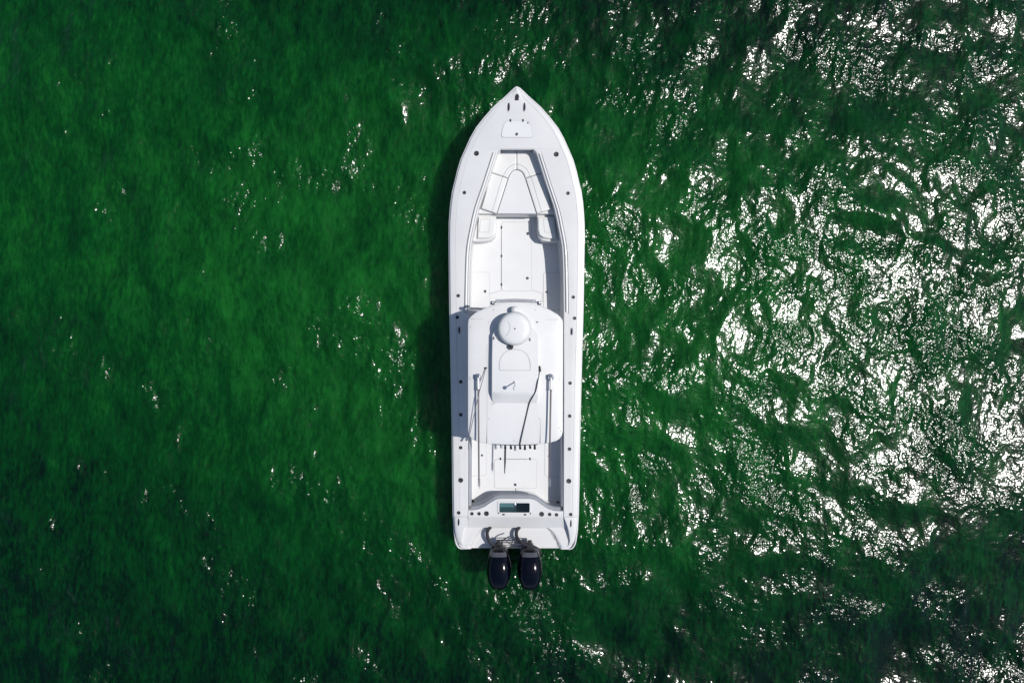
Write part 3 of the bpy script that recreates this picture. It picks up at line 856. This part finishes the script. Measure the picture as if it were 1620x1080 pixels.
# outriggers laid back along the hardtop
def outrigger(ub, ut, vt):
    o = empty('outrigger', boat, (0, 0, 0))
    zb = RZ+0.09
    xb, yb, _ = L(ub, 597, zb)
    lathe('mount', [(0.075, 0.0), (0.075, 0.02), (0.055, 0.03), (0.05, 0.075), (0.035, 0.09)], STEEL, o, (xb-0.01, yb, RZ-0.012), 20)
    box('pivot_block', (xb, yb+0.012, zb+0.012), (0.085, 0.10, 0.06), STEEL, o, bev=0.015)
    xm, ym, _ = L(ub+(ut-ub)*0.11, 616, zb+0.02)
    tube('sleeve', [(xb, yb, zb+0.02), (xm, ym, zb+0.02)], 0.027, ROOF, o, seg=12)
    xt, yt, _ = L(ut, vt-14, zb+0.03)
    tube('pole', [(xm, ym+0.02, zb+0.02), ((xm+xt)/2, (ym+yt)/2, zb+0.026), (xt, yt, zb+0.03)], [0.019, 0.0175, 0.015], CARBON, o, seg=10)
    lathe('collar', [(0.026, -0.02), (0.026, 0.02)], BLACK, o, (xm, ym, zb+0.02), 12)
    x2, y2, _ = L(ut+0.3, vt+2, zb+0.04)
    tube('tip', [(xt, yt, zb+0.03), (x2, y2, zb+0.035)], [0.013, 0.004], CARBON, o, seg=8)
    for k in range(4):
        f = 0.05+0.2*k
        px, py = xt+(x2-xt)*f, yt+(y2-yt)*f
        rp = [(px+0.022*math.cos(2*math.pi*q/14), py+0.020*math.sin(2*math.pi*q/14), zb+0.035) for q in range(15)]
        tube('line_ring', rp, 0.0065, PALEG, o, seg=6, cap=False)
    return o
outrigger(755.8, 757.0, 771); outrigger(871.0, 868.2, 771)

# halyard lines
def line(name, pts, rad, m):
    return tube(name, [L(u, v, z) for u, v, z in pts], rad, m, boat, seg=6, spline=5)
line('halyard', [(768, 582, RZ+0.03), (764, 597, RZ+0.06), (756.8, 623, RZ+0.135), (746.8, 667, RZ+0.05), (741.3, 692, RZ+0.0), (740.4, 700, 2.52), (740.6, 712, 2.36)], 0.0085, GROPE)
line('halyard', [(853.3, 580, RZ+0.04), (852, 592, RZ+0.09), (850.0, 602, PZ+0.015), (846.7, 618, PZ+0.012), (840.5, 630, RZ+0.10), (836.6, 638, RZ+0.03), (832, 657, RZ+0.02), (823, 697, RZ+0.012), (821.6, 706, HT-0.02)], 0.011, ROPE)
box('line_clip', (*L(853.5, 583, RZ)[:2], RZ+0.03), (0.035, 0.12, 0.05), BLACK, boat, bev=0.012, rot=0.15)
box('line_clip', (*L(768, 582, RZ)[:2], RZ+0.02), (0.05, 0.035, 0.04), DSTEEL, boat, bev=0.01)

# row of rod holders along the after edge of the hardtop
rack = empty('rod_rack', boat, (0, 0, 0))
tube('rail', [L(779, 702.0, HT-0.08), L(815, 703.2, HT-0.08), L(850, 702.0, HT-0.08)], 0.02, STEEL, rack, seg=10)
for k, (u, dv) in enumerate(((783.3, 0.3), (791.7, -1), (798.6, 0), (807.2, 0.5), (814.2, 3.0), (821.7, 0.6), (829.7, 1.6), (837.5, -0.6), (845.3, 0.6))):
    a = L(u, 703.5, HT-0.10); b = L(u+(0.6 if k % 2 else 0.0), 708.5+dv, HT-0.02)
    tube('rod_tube', [a, b], 0.0225, STEEL if k in (0, 1, 4) else DSTEEL, rack, seg=12)
    bb = Vector(b); d = (bb-Vector(a)).normalized()
    tube('tube_mouth', [bb-d*0.01, bb+d*0.004], 0.0275, GREYV if k in (0, 1, 4) else BLACK, rack, seg=12)
gx = L(798.5, 709, HT-0.05)
tube('gaff', [L(798.8, 706, HT-0.10), L(798.6, 712, HT-0.12), L(798.4, 730, HT-0.35), L(797.9, 748.5, HT-0.60)], [0.016, 0.022, 0.021, 0.009], GROPE if False else CARBON, rack, seg=10)

# livewell in the transom
def build_livewell():
    z = 1.022
    x0, _, _ = W(LW[0], 800, z); x1, _, _ = W(LW[1], 800, z); y0 = W(0, LW[2], z)[1]; y1 = W(0, LW[3], z)[1]
    lw = empty('livewell', boat, (0, 0, 0))
    zb = z-0.55
    vs = [(x0, y0, z), (x1, y0, z), (x1, y1, z), (x0, y1, z), (x0, y0, zb), (x1, y0, zb), (x1, y1, zb), (x0, y1, zb)]
    mesh('tank', vs, [(0, 1, 5, 4), (1, 2, 6, 5), (2, 3, 7, 6), (3, 0, 4, 7), (4, 5, 6, 7)], TEAL, lw, smooth=0)
    # rim and clear lid
    fr = [(LW[0]-2.2, LW[2]-1.8, LW[1]+2.2, LW[3]+1.6)]
    O = rrect(LW[0]-2.4, LW[2]-1.9, LW[1]+2.4, LW[3]+1.7, 2.0, 4); I = rrect(LW[0]+0.6, LW[2]+0.5, LW[1]-0.6, LW[3]-0.5, 1.6, 4)
    n = len(O); vs, fs = [], []
    for loop, zz in ((O, z+0.001), (O, z+0.016), (I, z+0.018), (I, z-0.012)):
        for a, b in loop:
            X, Y, _ = W(a, b, z); vs.append((X, Y, zz))
    for r in range(3):
        for i in range(n):
            j = (i+1) % n; fs.append((r*n+i, r*n+j, (r+1)*n+j, (r+1)*n+i))
    mesh('lid_frame', vs, fs, GEL, lw, smooth=40)
    P = [W(a, b, z)[:2] for a, b in rrect(LW[0]+0.4, LW[2]+0.3, LW[1]-0.4, LW[3]-0.3, 1.6, 4)]
    plate_m('lid_pane', P, z+0.008, 0.006, GLASS, lw, bev=0.001)
    ax = axis_u(800)
    X, Y, _ = L(814, 797.6, z)
    lathe('lid_latch', [(0.036, 0.008), (0.036, 0.016), (0.02, 0.02), (0.004, 0.021)], [STEEL, BLACK], lw, (X, Y, z), 18, mi=[1, 0, 0])
    box('latch_tail', (X+0.02, Y-0.045, z+0.014), (0.05, 0.03, 0.012), BLACK, lw, bev=0.003, rot=0.5)
    for u, v in ((796.7, 813.2), (830.8, 813.2)):
        box('lid_hinge', (*L(u, v, z)[:2], z+0.012), (0.055, 0.036, 0.022), BLACK, lw, bev=0.006)
    for u, v in ((789.3, 811.0), (839.3, 811.2)):
        box('lid_stop', (*L(u, v, z)[:2], z+0.014), (0.018, 0.045, 0.03), BLACK, lw, bev=0.004)
    return lw
build_livewell()

# ------------------------------------------------------------------ outboards
CW = [(0.0, 8.5), (0.03, 11.5), (0.08, 13.8), (0.15, 15.4), (0.25, 17.2), (0.35, 18.6), (0.5, 19.4), (0.62, 19.1), (0.75, 17.5), (0.86, 15.2), (0.94, 12.8), (0.98, 10.8), (1.0, 8.6)]
def cw(s): return 1.05*float(np.interp(s, [a for a, b in CW], [b for a, b in CW]))
def cowl_z(s, t):
    g = float(np.interp(s, [0, 0.05, 0.14, 0.25, 0.45, 0.7, 0.85, 0.95, 1.0], [0.42, 0.60, 0.78, 0.92, 1.0, 0.98, 0.87, 0.70, 0.52]))
    return 1.06 + 0.46*g*max(0.0, (1-abs(t)**3.6))**(1/2.9)
def cowl_pt(s, t, uc, lift=0.0):
    v = 869.2 + s*63.6
    x, y, _ = L(uc + cw(s)*t, v, 1.30)
    return (x, y, cowl_z(s, t)+lift)
def outboard(uc, hose_pts):
    m = empty('outboard_motor', boat, (0, 0, 0))
    S = [0, 0.015, 0.04, 0.08, 0.12, 0.17, 0.23, 0.3, 0.38, 0.46, 0.54, 0.62, 0.7, 0.78, 0.85, 0.9, 0.95, 0.98, 1.0]
    T = [-1, -0.985, -0.95, -0.88, -0.78, -0.65, -0.5, -0.3, -0.1, 0.1, 0.3, 0.5, 0.65, 0.78, 0.88, 0.95, 0.985, 1]
    vs = [cowl_pt(s, t, uc) for s in S for t in T]; fs = []
    n = len(T)
    for i in range(len(S)-1):
        for k in range(n-1):
            a = i*n+k; fs.append((a, a+1, a+n+1, a+n))
    rim = [k for k in range(n)] + [i*n+n-1 for i in range(1, len(S))] + [(len(S)-1)*n+k for k in range(n-2, -1, -1)] + [i*n for i in range(len(S)-2, 0, -1)]
    c = Vector((sum(vs[q][0] for q in rim)/len(rim), sum(vs[q][1] for q in rim)/len(rim), 0))
    prev = rim
    for f, z in ((0.995, 1.02), (0.97, 0.90), (0.86, 0.78)):
        cur = []
        for q in rim:
            x, y, _ = vs[q]; vs.append((c.x+(x-c.x)*f, c.y+(y-c.y)*f, z)); cur.append(len(vs)-1)
        for i in range(len(rim)):
            j = (i+1) % len(rim); fs.append((prev[i], prev[j], cur[j], cur[i]))
        prev = cur
    fs.append(tuple(prev))
    mesh('cowling', vs, fs, COWL, m, smooth=55)
    def patch(name, s0, s1, t0, t1, mm, lift, ns=5, ntt=9):
        v2 = [cowl_pt(s0+(s1-s0)*i/(ns-1), t0+(t1-t0)*k/(ntt-1), uc, lift) for i in range(ns) for k in range(ntt)]
        f2 = [(i*ntt+k, i*ntt+k+1, (i+1)*ntt+k+1, (i+1)*ntt+k) for i in range(ns-1) for k in range(ntt-1)]
        return mesh(name, v2, f2, mm, m, smooth=60)
    patch('front_panel', 0.055, 0.145, -0.80, 0.80, COWLG, 0.004)
    for sg in (-1, 1):
        patch('side_trim', 0.13, 0.42, sg*0.945, sg*0.97, COWLG, 0.005, 10, 3)
    # mid section, bracket and lower unit
    def blk(name, v0, v1, hwid, z0, z1, mm, r=3):
        return plate(name, rrect(uc-hwid, v0, uc+hwid, v1, r), z1, z1-z0, mm, m, bev=0.02)
    blk('midsection', 878, 908, 8, 0.05, 0.80, COWL)
    blk('clamp_bracket', 864, 878, 9, 0.25, 0.86, BLACK)
    blk('lower_unit', 884, 914, 4, -0.75, 0.06, COWL, 2)
    blk('latch_cover', 865.5, 871.5, 6.5, 0.80, 1.17, BLACK, 2)
    for sg in (-1, 1):
        pts = [L(uc+sg*4, 868, 1.20), L(uc+sg*9, 869.0, 1.22), L(uc+sg*13.5, 873, 1.20), L(uc+sg*16, 880, 1.12)]
        tube('carry_handle', pts, 0.012, COWLG, m, seg=8, spline=4)
    tube('rigging_hose', [L(*p) for p in hose_pts], 0.042, RUBBER, m, seg=12, spline=6)
    return m
outboard(789.0, [(776.2, 833.5, 0.80), (772.2, 838, 0.86), (770.6, 844, 0.92), (772.6, 852, 0.97), (778, 860, 1.0), (785, 866, 1.02), (788, 871, 1.02)])
outboard(838.2, [(821.8, 833.5, 0.80), (817.6, 839, 0.88), (817.0, 846.5, 0.94), (820.8, 854, 1.0), (829, 860.5, 1.05), (842, 864.5, 1.08), (851, 868.5, 1.08), (854.5, 875, 1.02)])
sb_ = empty('steering_linkage', boat, (0, 0, 0))
tube('tie_bar', [L(787, 854.6, 1.0), L(835.5, 855.2, 1.0)], 0.011, DSTEEL, sb_, seg=10)
tube('hydraulic_ram', [L(793, 857.6, 0.97), L(836, 858.0, 0.97)], 0.014, DSTEEL, sb_, seg=10)
for u in (788.5, 838.2):
    box('steering_arm', (*L(u, 860, 0.97)[:2], 0.97), (0.10, 0.17, 0.07), BLACK, sb_, bev=0.015)
box('ram_end', (*L(788.8, 857.0, 1.0)[:2], 1.0), (0.085, 0.075, 0.06), DSTEEL, sb_, bev=0.012)
tube('hydraulic_line', [L(793.5, 857, 1.02), L(796, 853.8, 1.06), L(801, 850.6, 1.05), (L(807.5, 847.3, 1.0))], 0.014, RUBBER, sb_, seg=8, spline=4)
tube('hydraulic_line', [L(815, 852, 0.82), L(811, 855.6, 0.92), L(809, 859.5, 0.95), L(815, 863.5, 0.95), L(824, 864, 0.96)], 0.009, RUBBER, sb_, seg=8, spline=4)
tube('control_cable', [L(790, 862.5, 1.0), L(798, 864.5, 0.95), L(810, 864.8, 0.92), L(823, 863.4, 0.95), L(836, 866, 1.0)], 0.010, RUBBER, sb_, seg=8, spline=4)
